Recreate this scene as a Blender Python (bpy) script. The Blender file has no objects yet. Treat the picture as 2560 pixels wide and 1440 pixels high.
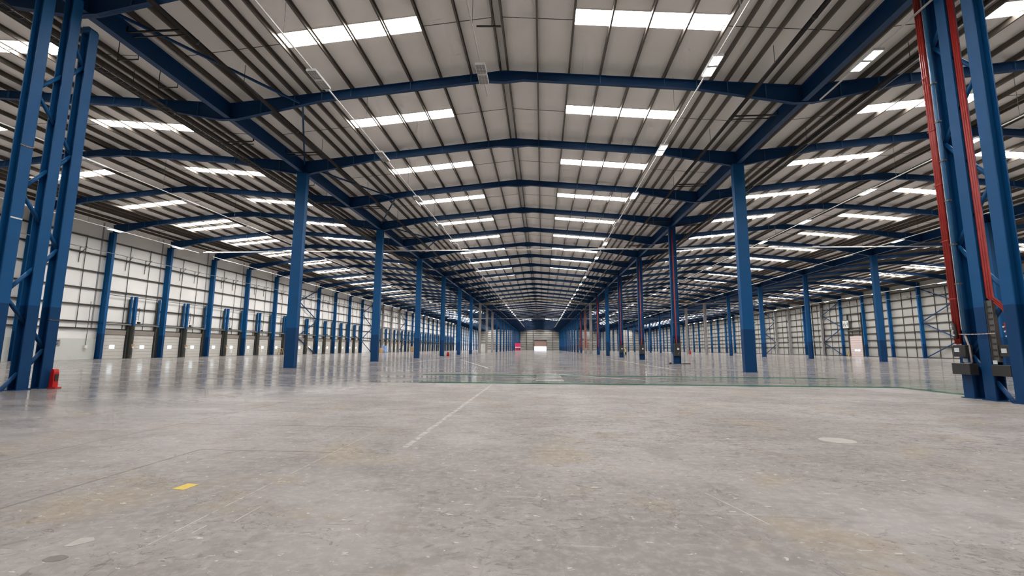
import bpy, bmesh, math, random
from mathutils import Vector, Matrix

# ------------------------------------------------------------------ camera, world, exposure
S = bpy.context.scene
C = S.collection
CAM = (2.2204, 0.0, 1.6)
YAW, PITCH, ROLL, FPX = -0.0672, 0.1330, 0.0060, 1124.16
f_ = Vector((math.sin(YAW)*math.cos(PITCH), math.cos(YAW)*math.cos(PITCH), math.sin(PITCH)))
r_ = Vector((math.cos(YAW), -math.sin(YAW), 0)); u_ = r_.cross(f_)
r2 = r_*math.cos(ROLL) + u_*math.sin(ROLL); u2 = -r_*math.sin(ROLL) + u_*math.cos(ROLL)
cd = bpy.data.cameras.new('camera'); cam = bpy.data.objects.new('camera', cd); C.objects.link(cam)
m = Matrix((r2, u2, -f_)).transposed().to_4x4(); m.translation = Vector(CAM); cam.matrix_world = m
cd.sensor_width = 36.0; cd.lens = 36.0*FPX/2560.0; cd.clip_start = 0.1; cd.clip_end = 2000
S.camera = cam
W = bpy.data.worlds.new('world'); S.world = W; W.use_nodes = True
W.node_tree.nodes['Background'].inputs[0].default_value = (0.80, 0.90, 1.0, 1)
W.node_tree.nodes['Background'].inputs[1].default_value = 1.0
vs = S.view_settings
vs.view_transform = 'Standard'; vs.look = 'None'; vs.gamma = 1.0; vs.use_curve_mapping = False
vs.exposure = 1.63
S.cycles.max_bounces = 6; S.cycles.diffuse_bounces = 4; S.cycles.glossy_bounces = 3; S.cycles.transmission_bounces = 0; S.cycles.volume_bounces = 0
S.cycles.adaptive_threshold = 0.08; S.cycles.adaptive_min_samples = 12; S.cycles.use_light_tree = True; S.cycles.caustics_reflective = False; S.cycles.caustics_refractive = False
S.cycles.sample_clamp_indirect = 6.0
ROOFLIGHT = 11.0      # brightness of daylight in the translucent roof sheets
LAMP = 22.0           # brightness of a lit lamp lens

random.seed(4)
# ------------------------------------------------------------------ grid of the building (metres)
BAY, Y0, SPAN = 8.7618, 16.1728, 34.08
H2 = SPAN/2
N0, N1 = -3, 43
def fr(i): return Y0 + BAY*i
YB, YE = fr(N0), fr(N1)
XL, XR = -SPAN*1.5-0.48, SPAN*2.5
RIDGES = (-SPAN, 0.0, SPAN, 2*SPAN)
VALLEYS = (-H2, H2, 3*H2)
ZR, ZK = 18.05, 16.5                # top of rafter at ridge and knee
SL = (ZR-ZK)/H2
ROOF = 0.31                          # sheet above the rafter top
SPANNAME = {0: 'dock-side aisle', 1: 'central nave', 2: 'aisle beside the nave', 3: 'outer aisle'}
ORD = 'first second third fourth fifth sixth seventh eighth ninth tenth eleventh twelfth thirteenth fourteenth fifteenth sixteenth seventeenth eighteenth nineteenth twentieth'.split()

# ------------------------------------------------------------------ materials
def nt(name):
    M = bpy.data.materials.new(name); M.use_nodes = True
    return M, M.node_tree, M.node_tree.nodes['Principled BSDF']
def setin(b, k, v):
    if k in b.inputs: b.inputs[k].default_value = v
def mat(name, col, rough=0.5, metal=0.0, var=0.12, scale=3.0, spec=0.5, bump=0.0):
    M, t, b = nt(name)
    setin(b, 'Roughness', rough); setin(b, 'Metallic', metal); setin(b, 'Specular IOR Level', spec)
    tc = t.nodes.new('ShaderNodeTexCoord'); n = t.nodes.new('ShaderNodeTexNoise')
    n.inputs['Scale'].default_value = scale; n.inputs['Detail'].default_value = 4
    t.links.new(tc.outputs['Object'], n.inputs['Vector'])
    r = t.nodes.new('ShaderNodeValToRGB')
    r.color_ramp.elements[0].position = 0.3; r.color_ramp.elements[1].position = 0.7
    r.color_ramp.elements[0].color = tuple(c*(1-var) for c in col)+(1,)
    r.color_ramp.elements[1].color = tuple(min(1, c*(1+var)) for c in col)+(1,)
    t.links.new(n.outputs['Fac'], r.inputs[0]); t.links.new(r.outputs[0], b.inputs['Base Color'])
    if bump:
        bp = t.nodes.new('ShaderNodeBump'); bp.inputs['Strength'].default_value = bump; bp.inputs['Distance'].default_value = 0.01
        t.links.new(n.outputs['Fac'], bp.inputs['Height']); t.links.new(bp.outputs[0], b.inputs['Normal'])
    return M
def emis(name, col, strength):
    M, t, b = nt(name)
    setin(b, 'Base Color', (0.6, 0.6, 0.6, 1)); setin(b, 'Roughness', 0.5); setin(b, 'Specular IOR Level', 0.2)
    setin(b, 'Emission Color', col+(1,)); setin(b, 'Emission Strength', strength)
    M.cycles.emission_sampling = 'FRONT'
    return M
def blue_paint(name, hi, lo, brk):
    """column paint: lighter blue above a painted line at height brk, darker blue dado below"""
    M = mat(name, hi, 0.42, 0, 0.05, 1.5, 0.22)
    t = M.node_tree; b = t.nodes['Principled BSDF']
    tc = [n for n in t.nodes if n.type == 'TEX_COORD'][0]
    rp = [n for n in t.nodes if n.type == 'VALTORGB'][0]
    sp = t.nodes.new('ShaderNodeSeparateXYZ'); t.links.new(tc.outputs['Object'], sp.inputs[0])
    lt = t.nodes.new('ShaderNodeMath'); lt.operation = 'LESS_THAN'; lt.inputs[1].default_value = brk
    t.links.new(sp.outputs[2], lt.inputs[0])
    mx = t.nodes.new('ShaderNodeMixRGB'); mx.inputs[2].default_value = lo+(1,)
    t.links.new(lt.outputs[0], mx.inputs[0]); t.links.new(rp.outputs[0], mx.inputs[1]); t.links.new(mx.outputs[0], b.inputs['Base Color'])
    return M
BLUE = (0.007, 0.086, 0.240)
BLUE_LO = (0.004, 0.046, 0.142)
MAT = dict(
    column=blue_paint('column_blue_paint', BLUE, BLUE_LO, 3.05),
    blue=mat('shaded_blue_paint', (0.006, 0.043, 0.128), 0.45, 0, 0.06, 1.0, 0.25),  # same paint as the columns, darkened to put the roof shade into the colour
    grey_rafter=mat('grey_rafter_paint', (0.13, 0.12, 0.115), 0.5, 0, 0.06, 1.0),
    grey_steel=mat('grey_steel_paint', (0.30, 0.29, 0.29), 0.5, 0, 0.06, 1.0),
    purlin=mat('purlin_galvanised', (0.115, 0.098, 0.082), 0.42, 0.45, 0.10, 0.6),
    sheet=mat('roof_liner_sheet', (0.870, 0.830, 0.785), 0.6, 0, 0.03, 0.35, 0.3),
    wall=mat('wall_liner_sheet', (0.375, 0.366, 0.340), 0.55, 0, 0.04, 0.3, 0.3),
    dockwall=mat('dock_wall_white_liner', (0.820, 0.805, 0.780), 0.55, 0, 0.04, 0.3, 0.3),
    girt=mat('girt_dark_steel', (0.050, 0.047, 0.042), 0.5, 0.2, 0.1, 1.0),
    plinth=mat('plinth_white_panel', (0.60, 0.61, 0.575), 0.45, 0, 0.03, 0.5),
    doorpanel=mat('dock_door_panel', (0.56, 0.54, 0.495), 0.45, 0, 0.05, 2.0),
    header=mat('dock_header_panel', (0.26, 0.225, 0.195), 0.6, 0, 0.08, 1.0),
    track=mat('door_track_steel', (0.085, 0.09, 0.08), 0.5, 0.3, 0.15, 2.0),
    shaft=mat('spring_shaft_steel', (0.22, 0.22, 0.20), 0.45, 0.5, 0.15, 2.0),
    seal=mat('black_rubber', (0.015, 0.015, 0.015), 0.7, 0, 0.2, 2.0),
    pane=emis('rooflight_sheet', (1.0, 0.985, 0.96), ROOFLIGHT),
    doorlight=emis('door_window_daylight', (0.72, 0.90, 1.0), 0.9),
    lens=emis('lamp_lens_lit', (0.97, 0.98, 1.0), LAMP),
    lens_off=mat('lamp_lens_dark', (0.30, 0.29, 0.285), 0.35, 0, 0.25, 25.0),
    lampbody=mat('lamp_white_enamel', (0.62, 0.61, 0.60), 0.4, 0, 0.04, 5.0),
    trunk=mat('trunking_white', (0.60, 0.585, 0.56), 0.45, 0, 0.05, 2.0),
    blackpipe=mat('sprinkler_pipe_black', (0.020, 0.017, 0.015), 0.4, 0.2, 0.2, 3.0),
    mesh=mat('galvanised_tray', (0.17, 0.16, 0.15), 0.5, 0.6, 0.2, 6.0),
    red=mat('red_conduit', (0.36, 0.022, 0.016), 0.42, 0, 0.12, 4.0),
    redplastic=mat('red_plastic', (0.52, 0.012, 0.012), 0.38, 0, 0.06, 6.0),
    bluepipe=mat('pale_blue_pipe', (0.045, 0.165, 0.33), 0.35, 0, 0.1, 4.0),
    box=mat('black_control_box', (0.028, 0.027, 0.025), 0.5, 0, 0.15, 8.0),
    label=mat('white_label', (0.62, 0.68, 0.72), 0.4, 0, 0.04, 10.0),
    white=mat('white_plastic', (0.75, 0.74, 0.72), 0.5, 0, 0.05, 8.0),
    chain=mat('chain_pale', (0.55, 0.45, 0.43), 0.5, 0.1, 0.2, 12.0),
    yellow=mat('yellow_floor_paint', (0.56, 0.40, 0.045), 0.55, 0, 0.08, 30.0),
    whitepaint=mat('worn_white_floor_paint', (0.37, 0.348, 0.33), 0.4, 0, 0.18, 6.0),
    pale_patch=mat('pale_cement_patch', (0.345, 0.325, 0.30), 0.6, 0, 0.06, 12.0),
    dark_patch=mat('dark_cement_patch', (0.145, 0.128, 0.112), 0.6, 0, 0.15, 12.0),
    brown=mat('brown_shutter', (0.34, 0.225, 0.18), 0.55, 0, 0.06, 0.6),
    cardboard=mat('cardboard', (0.42, 0.27, 0.14), 0.75, 0, 0.12, 4.0),
    wrap=mat('blue_shrink_wrap', (0.22, 0.40, 0.72), 0.25, 0, 0.25, 3.0),
    pinkdoor=mat('pale_pink_door_panel', (0.60, 0.49, 0.47), 0.45, 0, 0.05, 1.5),
    pink=mat('pink_red_screen', (0.78, 0.02, 0.12), 0.5, 0, 0.08, 1.0),
    hivis=mat('hi_vis_fabric', (0.62, 0.60, 0.20), 0.8, 0, 0.1, 10.0),
    skin=mat('skin', (0.45, 0.27, 0.20), 0.5, 0, 0.05, 10.0),
    cloth=mat('dark_trouser_cloth', (0.018, 0.018, 0.022), 0.85, 0, 0.2, 10.0),
    hair=mat('dark_hair', (0.02, 0.014, 0.01), 0.6, 0, 0.2, 20.0),
    ink=mat('black_ink', (0.02, 0.02, 0.02), 0.6, 0, 0.1, 10.0),
    green=mat('green_sign', (0.03, 0.32, 0.16), 0.5, 0, 0.1, 10.0),
    yard=mat('outside_yard', (0.45, 0.46, 0.44), 0.8, 0, 0.1, 0.2),
)

def floor_material():
    M, t, b = nt('polished_concrete'); L = t.links.new; N = t.nodes.new
    tc = N('ShaderNodeTexCoord'); sp = N('ShaderNodeSeparateXYZ'); L(tc.outputs['Object'], sp.inputs[0])
    X, Y = sp.outputs[0], sp.outputs[1]
    def val(x): return x
    def plug(n, i, v):
        if hasattr(v, 'is_linked') or hasattr(v, 'links'): L(v, n.inputs[i])
        else: n.inputs[i].default_value = v
    def ma(op, a, c=0.0, clamp=False):
        n = N('ShaderNodeMath'); n.operation = op; n.use_clamp = clamp; plug(n, 0, a); plug(n, 1, c); return n.outputs[0]
    def smooth(v, a, c, o0=0.0, o1=1.0):
        n = N('ShaderNodeMapRange'); n.interpolation_type = 'SMOOTHSTEP'; L(v, n.inputs[0])
        for k, q in zip((1, 2, 3, 4), (a, c, o0, o1)): n.inputs[k].default_value = q
        return n.outputs[0]
    def noise(sx, sy, scale, detail=3, rough=0.55, off=0.0, dist=0.0):
        mp = N('ShaderNodeMapping'); L(tc.outputs['Object'], mp.inputs[0])
        mp.inputs['Scale'].default_value = (sx, sy, 1); mp.inputs['Location'].default_value = (off, off*1.7, off)
        n = N('ShaderNodeTexNoise'); n.inputs['Scale'].default_value = scale; n.inputs['Detail'].default_value = detail
        n.inputs['Roughness'].default_value = rough; n.inputs['Distortion'].default_value = dist
        L(mp.outputs[0], n.inputs['Vector']); return n.outputs['Fac']
    def mix(fac, a, c, mode='MIX'):
        n = N('ShaderNodeMixRGB'); n.blend_type = mode; plug(n, 0, fac)
        for i, v in ((1, a), (2, c)):
            if isinstance(v, tuple): n.inputs[i].default_value = v+(1,)
            else: L(v, n.inputs[i])
        return n.outputs[0]
    def line(v, centre, half, soft=0.01):      # 1 on a painted or cut line
        d = ma('ABSOLUTE', ma('SUBTRACT', v, centre))
        return smooth(d, half, half+soft, 1.0, 0.0)
    base = mix(smooth(noise(1, 1, 0.35, 4), 0.32, 0.68), (0.230, 0.207, 0.198), (0.316, 0.292, 0.285))
    base = mix(ma('MULTIPLY', smooth(noise(1, 1, 0.55, 4, 0.6, 7.3), 0.54, 0.66), 0.75), base, (0.285, 0.236, 0.180))
    base = mix(ma('MULTIPLY', smooth(noise(1, 1, 1.3, 4, 0.6, 3.1), 0.47, 0.66), 0.60), base, (0.205, 0.185, 0.180))
    base = mix(ma('MULTIPLY', smooth(noise(1, 1, 9.0, 4, 0.7, 1.0), 0.42, 0.70), 0.32), base, (0.45, 0.425, 0.41))
    # cracked scuffs, mostly in the trafficked middle
    worn = smooth(noise(1, 1, 0.45, 3, 0.5, 11.0), 0.44, 0.58)
    scuff = noise(2.2, 3.6, 2.2, 6, 0.74, 5.0, 1.6)
    sc = ma('MULTIPLY', smooth(scuff, 0.545, 0.63), worn)
    base = mix(ma('MULTIPLY', sc, 0.72), base, (0.150, 0.130, 0.124))
    # fine crack-like scratches
    for off, sc_, w_, amp in ((91.0, 1.1, 0.010, 0.55), (97.0, 3.0, 0.014, 0.45)):
        rd = ma('ABSOLUTE', ma('SUBTRACT', noise(1, 1, sc_, 4, 0.65, off, 0.9), 0.5))
        pt = smooth(noise(1, 1, 0.8, 2, 0.5, off+3.3), 0.50, 0.62)
        base = mix(ma('MULTIPLY', ma('MULTIPLY', smooth(rd, 0.0, w_, 1.0, 0.0), pt), amp), base, (0.13, 0.112, 0.105))
    mid = ma('MULTIPLY', ma('MULTIPLY', smooth(Y, 5.5, 9.0), smooth(Y, 16.0, 20.0, 1.0, 0.0)), smooth(X, -1.0, 2.5))
    tear = ma('MULTIPLY', smooth(noise(0.9, 2.4, 3.2, 5, 0.72, 121.0, 1.2), 0.54, 0.62), mid)
    base = mix(ma('MULTIPLY', tear, 0.55), base, (0.120, 0.104, 0.100))
    chip = ma('MULTIPLY', smooth(noise(1.6, 3.0, 5.0, 4, 0.65, 21.0, 0.6), 0.645, 0.68), 0.75)
    base = mix(chip, base, (0.54, 0.51, 0.475))
    # long drag marks
    drag = ma('MULTIPLY', smooth(noise(8.0, 0.5, 1.0, 4, 0.7, 31.0, 0.3), 0.64, 0.69), 0.30)
    base = mix(drag, base, (0.20, 0.18, 0.17))
    drag2 = ma('MULTIPLY', smooth(noise(0.55, 7.0, 1.0, 4, 0.7, 41.0, 0.3), 0.63, 0.69), 0.30)
    base = mix(drag2, base, (0.46, 0.43, 0.40))
    # saw-cut slab joints
    def seg(a, lo, hi): return ma('MULTIPLY', smooth(a, lo-0.02, lo+0.02), smooth(a, hi-0.02, hi+0.02, 1.0, 0.0))
    j = ma('MULTIPLY', line(X, -5.30, 0.012, 0.012), seg(Y, 4.0, 40.0))
    j = ma('MAXIMUM', j, ma('MULTIPLY', line(X, -3.12, 0.012, 0.012), seg(Y, 4.0, 6.97)))
    j = ma('MAXIMUM', j, ma('MULTIPLY', line(Y, 6.97, 0.012, 0.014), seg(X, -3.12, -0.95)))
    j = ma('MAXIMUM', j, ma('MULTIPLY', line(Y, 9.2, 0.014, 0.016), seg(X, -5.3, -1.0)))
    j = ma('MAXIMUM', j, ma('MULTIPLY', ma('MULTIPLY', line(Y, 4.75, 0.006, 0.02), seg(X, 3.6, 5.0)), 0.35))
    base = mix(ma('MULTIPLY', j, 0.62), base, (0.12, 0.105, 0.09))
    # polished zone past the painted line and out to both sides
    edge = ma('MAXIMUM', smooth(Y, 20.45, 20.85), ma('MULTIPLY', smooth(Y, 8.0, 20.5), smooth(X, -8.0, -1.0, 1.0, 0.0)))
    side = ma('MAXIMUM', smooth(X, -14.0, -1.5, 1.0, 0.0), smooth(X, 17.3, 17.9))
    gloss = ma('MAXIMUM', edge, side)

    fs = noise(0.13, 0.9, 1.0, 2, 0.55, 101.0)
    base = mix(ma('MULTIPLY', gloss, smooth(fs, 0.52, 0.78, 0.0, 0.30)), base, (0.48, 0.46, 0.44))
    base = mix(ma('MULTIPLY', gloss, smooth(fs, 0.30, 0.55, 0.50, 0.30)), base, (0.150, 0.145, 0.138))
    # faint green walkway coating with its stronger edge lines
    way = ma('MULTIPLY', ma('MULTIPLY', smooth(Y, 20.6, 20.75), smooth(Y, 27.0, 28.0, 1.0, 0.0)), smooth(X, -5.5, -2.5))
    wayr = ma('MULTIPLY', ma('MULTIPLY', smooth(X, 17.35, 17.5), smooth(X, 19.6, 19.8, 1.0, 0.0)), smooth(Y, 20.75, 20.85, 1.0, 0.0))
    way = ma('MAXIMUM', way, wayr)
    streak = smooth(noise(0.25, 2.5, 1.0, 3, 0.65, 51.0), 0.35, 0.65)
    base = mix(ma('MULTIPLY', way, ma('MULTIPLY', streak, 0.75)), base, (0.090, 0.125, 0.102))
    strip = ma('MULTIPLY', line(Y, 21.05, 0.30, 0.12), seg(X, -3.5, 17.6))
    strip = ma('MAXIMUM', strip, ma('MULTIPLY', line(X, 17.75, 0.22, 0.10), seg(Y, 12.0, 21.3)))
    strip = ma('MAXIMUM', strip, ma('MULTIPLY', line(Y, 27.3, 0.32, 0.15), seg(X, -5.0, 19.0)))
    base = mix(ma('MULTIPLY', strip, smooth(noise(0.4, 2.0, 1.4, 3, 0.7, 61.0), 0.25, 0.5, 0.55, 0.95)), base, (0.018, 0.085, 0.052))
    gloss = ma('MULTIPLY', gloss, ma('SUBTRACT', 1.0, ma('MULTIPLY', strip, 0.25)))
    # worn white traffic lines
    wear = smooth(noise(3, 3, 2.0, 4, 0.7, 71.0), 0.42, 0.56)
    wl = ma('MULTIPLY', line(X, 0.0, 0.04, 0.02), seg(Y, 7.3, 20.0))
    wl = ma('MAXIMUM', wl, ma('MULTIPLY', line(X, -0.98, 0.004, 0.007), seg(Y, 3.6, 8.8)))
    base = mix(ma('MULTIPLY', wl, ma('MULTIPLY', wear, 0.60)), base, (0.52, 0.49, 0.465))
    L(base, b.inputs['Base Color'])
    rn = noise(0.8, 2.6, 1.2, 3, 0.65, 81.0)
    r_near = smooth(rn, 0.3, 0.7, 0.44, 0.60)
    r_far = smooth(rn, 0.30, 0.75, 0.075, 0.165)
    ro = N('ShaderNodeMix'); ro.data_type = 'FLOAT'
    L(gloss, ro.inputs[0]); L(r_near, ro.inputs[2]); L(r_far, ro.inputs[3]); L(ro.outputs[0], b.inputs['Roughness'])
    sp_ = N('ShaderNodeMix'); sp_.data_type = 'FLOAT'; L(gloss, sp_.inputs[0]); sp_.inputs[2].default_value = 0.09; sp_.inputs[3].default_value = 0.42
    L(sp_.outputs[0], b.inputs['Specular IOR Level'])
    bp = N('ShaderNodeBump'); L(smooth(gloss, 0.0, 0.25, 0.10, 0.0), bp.inputs['Strength']); bp.inputs['Distance'].default_value = 0.004
    L(scuff, bp.inputs['Height']); L(bp.outputs[0], b.inputs['Normal'])
    # a thin film of dust dulls the polish in streaks, more on the painted walkway
    df = N('ShaderNodeBsdfDiffuse'); L(base, df.inputs['Color']); L(bp.outputs[0], df.inputs['Normal'])
    dust = smooth(noise(0.10, 0.8, 1.0, 3, 0.6, 111.0), 0.32, 0.68, 0.16, 0.52)
    dust = ma('MAXIMUM', dust, ma('MAXIMUM', ma('MULTIPLY', way, 0.45), ma('MULTIPLY', strip, 0.72)))
    ms = N('ShaderNodeMixShader'); L(dust, ms.inputs[0]); L(b.outputs[0], ms.inputs[1]); L(df.outputs[0], ms.inputs[2])
    L(ms.outputs[0], t.nodes['Material Output'].inputs['Surface'])
    return M
MAT['floor'] = floor_material()

# ------------------------------------------------------------------ mesh helpers
class MB:
    def __init__(s): s.v = []; s.f = []
    def add(s, vs, fs):
        o = len(s.v); s.v += [tuple(p) for p in vs]; s.f += [tuple(i+o for i in q) for q in fs]; return s
    def box(s, a, b):
        x0, y0, z0 = a; x1, y1, z1 = b
        return s.add([(x0,y0,z0),(x1,y0,z0),(x1,y1,z0),(x0,y1,z0),(x0,y0,z1),(x1,y0,z1),(x1,y1,z1),(x0,y1,z1)],
                     [(0,3,2,1),(4,5,6,7),(0,1,5,4),(1,2,6,5),(2,3,7,6),(3,0,4,7)])
    def bar(s, p, q, w, h=None, up=(0,0,1)):
        """square bar from p to q"""
        h = h or w; p = Vector(p); q = Vector(q); d = (q-p).normalized(); up = Vector(up)
        if abs(d.dot(up)) > 0.99: up = Vector((1,0,0))
        r = d.cross(up).normalized()*(w/2); u = r.cross(d).normalized()*(h/2)
        pts = [c+sx*r+sy*u for c in (p,q) for sx,sy in ((-1,-1),(1,-1),(1,1),(-1,1))]
        return s.add(pts, [(0,1,2,3),(7,6,5,4),(0,4,5,1),(1,5,6,2),(2,6,7,3),(3,7,4,0)])
    def tube(s, pts, rad, n=10):
        pts = [Vector(p) for p in pts]; rings = []
        for i, p in enumerate(pts):
            d = (pts[min(i+1,len(pts)-1)]-pts[max(i-1,0)]).normalized()
            a = Vector((0,0,1)) if abs(d.z) < 0.9 else Vector((1,0,0))
            r = d.cross(a).normalized(); u = r.cross(d)
            rings.append([p+rad*(math.cos(2*math.pi*k/n)*r+math.sin(2*math.pi*k/n)*u) for k in range(n)])
        vs = [v for R in rings for v in R]; fs = []
        for i in range(len(pts)-1):
            for k in range(n): fs.append((i*n+k, i*n+(k+1)%n, (i+1)*n+(k+1)%n, (i+1)*n+k))
        fs.append(tuple(range(n-1,-1,-1))); fs.append(tuple((len(pts)-1)*n+k for k in range(n)))
        return s.add(vs, fs)
    def prism(s, poly, axis, a, b):
        """poly: 2D outline; extruded along axis (0,1,2) from a to b"""
        n = len(poly); vs = []
        for t in (a, b):
            for p, q in poly:
                vs.append({0:(t,p,q), 1:(p,t,q), 2:(p,q,t)}[axis])
        fs = [tuple(range(n)), tuple(range(2*n-1, n-1, -1))]
        for k in range(n): fs.append((k, k+n, (k+1)%n+n, (k+1)%n))
        return s.add(vs, fs)
    def mesh(s, name, material=None, smooth=False, bevel=0.0):
        me = bpy.data.meshes.new(name); me.from_pydata(s.v, [], s.f); me.update()
        bm = bmesh.new(); bm.from_mesh(me); bmesh.ops.recalc_face_normals(bm, faces=bm.faces)
        if bevel:
            bmesh.ops.bevel(bm, geom=list(bm.edges), offset=bevel, segments=2, profile=0.5, affect='EDGES')
        bm.to_mesh(me); bm.free()
        if material is not None: me.materials.append(material)
        if smooth:
            for p in me.polygons: p.use_smooth = True
        return me
def link(name, me, parent=None, loc=(0,0,0), rz=0.0):
    o = bpy.data.objects.new(name, me); C.objects.link(o); o.location = loc
    if rz: o.rotation_euler = (0,0,rz)
    if parent is not None: o.parent = parent
    return o
def tag(o, label, cat, group=None, kind='thing'):
    o['label'] = label; o['category'] = cat; o['kind'] = kind
    if group: o['group'] = group
    return o
def struct(o, label=None):
    o['kind'] = 'structure'
    if label: o['label'] = label
    return o
def B(a, b, mname, bevel=0.0): return MB().box(a, b).mesh('box_shape', MAT[mname], False, bevel)
def roofz(x, ridge): return ZR - SL*abs(x-ridge)

# ------------------------------------------------------------------ FLOOR
fl = struct(link('floor', MB().box((XL-0.5, YB-0.5, -0.30), (XR+0.5, YE+0.5, 0.0)).mesh('floor', MAT['floor'])), 'polished grey concrete warehouse floor with worn lines and scuffs')
struct(link('outside_ground', MB().box((-80, YE+0.6, -0.35), (110, YE+90, -0.05)).mesh('outside_ground', MAT['yard'])), 'pale yard outside the far door')

# ------------------------------------------------------------------ CEILING: liner sheets, purlins, rooflights
ceil = struct(link('ceiling', None), 'low-pitched liner-sheet roof with dark purlins over four spans')
RX0, RX1 = 3.86, 11.14               # rooflight strip between these distances from the ridge
def lights_in(i, si, sg):
    """y offsets of the rooflight strips in bay i on one roof slope"""
    if si == 0 and sg < 0 and i >= 4: return ((2.75, 3.85), (4.95, 6.05))
    if si == 3 and sg > 0 and i >= 6: return ((2.75, 3.85), (4.95, 6.05))
    return ((3.85, 4.95),)
for si, xr in enumerate(RIDGES):
    for sg in (-1, 1):
        mb = MB()
        def quad(a, b, y0, y1):
            mb.add([(xr+sg*a,y0,ZR+ROOF-SL*a),(xr+sg*b,y0,ZR+ROOF-SL*b),(xr+sg*b,y1,ZR+ROOF-SL*b),(xr+sg*a,y1,ZR+ROOF-SL*a)], [(0,1,2,3)])
        HO = H2+0.75 if (si == 0 and sg < 0) else H2
        for i in range(N0, N1):
            ys = [fr(i)]
            for a, b in lights_in(i, si, sg):
                quad(0, HO, ys[-1], fr(i)+a)
                quad(0, RX0, fr(i)+a, fr(i)+b); quad(RX1, HO, fr(i)+a, fr(i)+b)
                ys.append(fr(i)+b)
            quad(0, HO, ys[-1], fr(i+1))
        link('roof_slope', mb.mesh('roof_slope', MAT['sheet']), ceil)
        # outer skin over the liner keeps daylight out
PX = [0.22, 2.0, 3.85, 5.68, 7.52, 9.35, 11.18, 12.05, 12.90, 13.72, 15.40, 16.50]
def purlin_mesh():
    mb = MB(); y0, y1 = YB, YE
    prof = [(-0.045,0.0),(0.045,0.0),(0.045,0.04),(-0.02,0.04),(-0.02,0.26),(0.045,0.26),(0.045,0.30),(-0.045,0.30)]
    mb.prism(prof, 1, y0, y1); return mb.mesh('purlin', MAT['purlin'])
pm = purlin_mesh()
for si, xr in enumerate(RIDGES):
    for sg in (-1, 1):
        for px in PX:
            link('purlin', pm, ceil, (xr+sg*px, 0, ZR-SL*px))
# sag rods across the purlins in the nearer bays
sr = {sg: MB().bar((sg*0.2,0,ZR+0.10), (sg*16.4,0,ZR-SL*16.2+0.10), 0.022).mesh('sag_rod', MAT['girt']) for sg in (-1,1)}
for si, xr in enumerate(RIDGES):
    for sg in (-1, 1):
        for i in range(-1, 11): link('sag_rod', sr[sg], ceil, (xr, fr(i)+4.4, 0))
# rooflights: a frame and four panes each
pw = (RX1-RX0)/4
def pane_mesh(sg, k):
    a, b = RX0+pw*k+0.045, RX0+pw*(k+1)-0.045; z = lambda x: ROOF-SL*x+0.02
    lo = [(sg*a,0,z(a)), (sg*b,0,z(b)), (sg*b,1.1,z(b)), (sg*a,1.1,z(a))]
    me = MB().add(lo+[(x,y,q+0.04) for x,y,q in lo], [(0,1,2,3),(4,5,6,7),(0,1,5,4),(1,2,6,5),(2,3,7,6),(3,0,4,7)]).mesh('pane', MAT['pane'])
    me.materials.append(MAT['sheet'])
    for p in me.polygons: p.material_index = 0 if p.normal.z < -0.9 else 1
    return me
panes = {(sg,k): pane_mesh(sg,k) for sg in (-1,1) for k in range(4)}
def rl_frame(sg):
    mb = MB(); z = lambda x: ROOF-SL*x
    for y in (0.0, 1.1): mb.bar((sg*RX0,y,z(RX0)), (sg*RX1,y,z(RX1)), 0.05, 0.07)
    for k in range(5):
        x = RX0+pw*k; mb.bar((sg*x,0,z(x)), (sg*x,1.1,z(x)), 0.05, 0.07)
    return mb.mesh('frame', MAT['sheet'])
rlf = {sg: rl_frame(sg) for sg in (-1,1)}
wn = 0; rest = MB()
SEE = {0: 20, 1: 28, 2: 20, 3: 18}
for si, xr in enumerate(RIDGES):
    for sg in (-1, 1):
        for i in range(N0, N1):
            for a, b in lights_in(i, si, sg):
                if -1 <= i < SEE[si]:
                    wn += 1
                    w = struct(link('window_%d' % wn, rlf[sg], None, (xr, fr(i)+a, ZR)), 'strip rooflight of four bright panes in the roof of the %s' % SPANNAME[si])
                    w['group'] = 'rooflights over the %s' % SPANNAME[si]
                    for k in range(4): link('pane', panes[(sg,k)], w)
                else:
                    for k in range(4):
                        x0, x1 = RX0+pw*k+.045, RX0+pw*(k+1)-.045
                        q = [(xr+sg*x0,fr(i)+a,ZR+ROOF+.02-SL*x0),(xr+sg*x1,fr(i)+a,ZR+ROOF+.02-SL*x1),(xr+sg*x1,fr(i)+b,ZR+ROOF+.02-SL*x1),(xr+sg*x0,fr(i)+b,ZR+ROOF+.02-SL*x0)]
                        rest.add(q, [(0,3,2,1) if sg > 0 else (0,1,2,3)])
rm = bpy.data.meshes.new('rooflight_panes'); rm.from_pydata(rest.v, [], rest.f); rm.update(); rm.materials.append(MAT['pane'])
ro = link('rooflight_panes', rm); tag(ro, 'far rooflight panes deep down the hall', 'rooflight', None, 'stuff')

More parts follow.
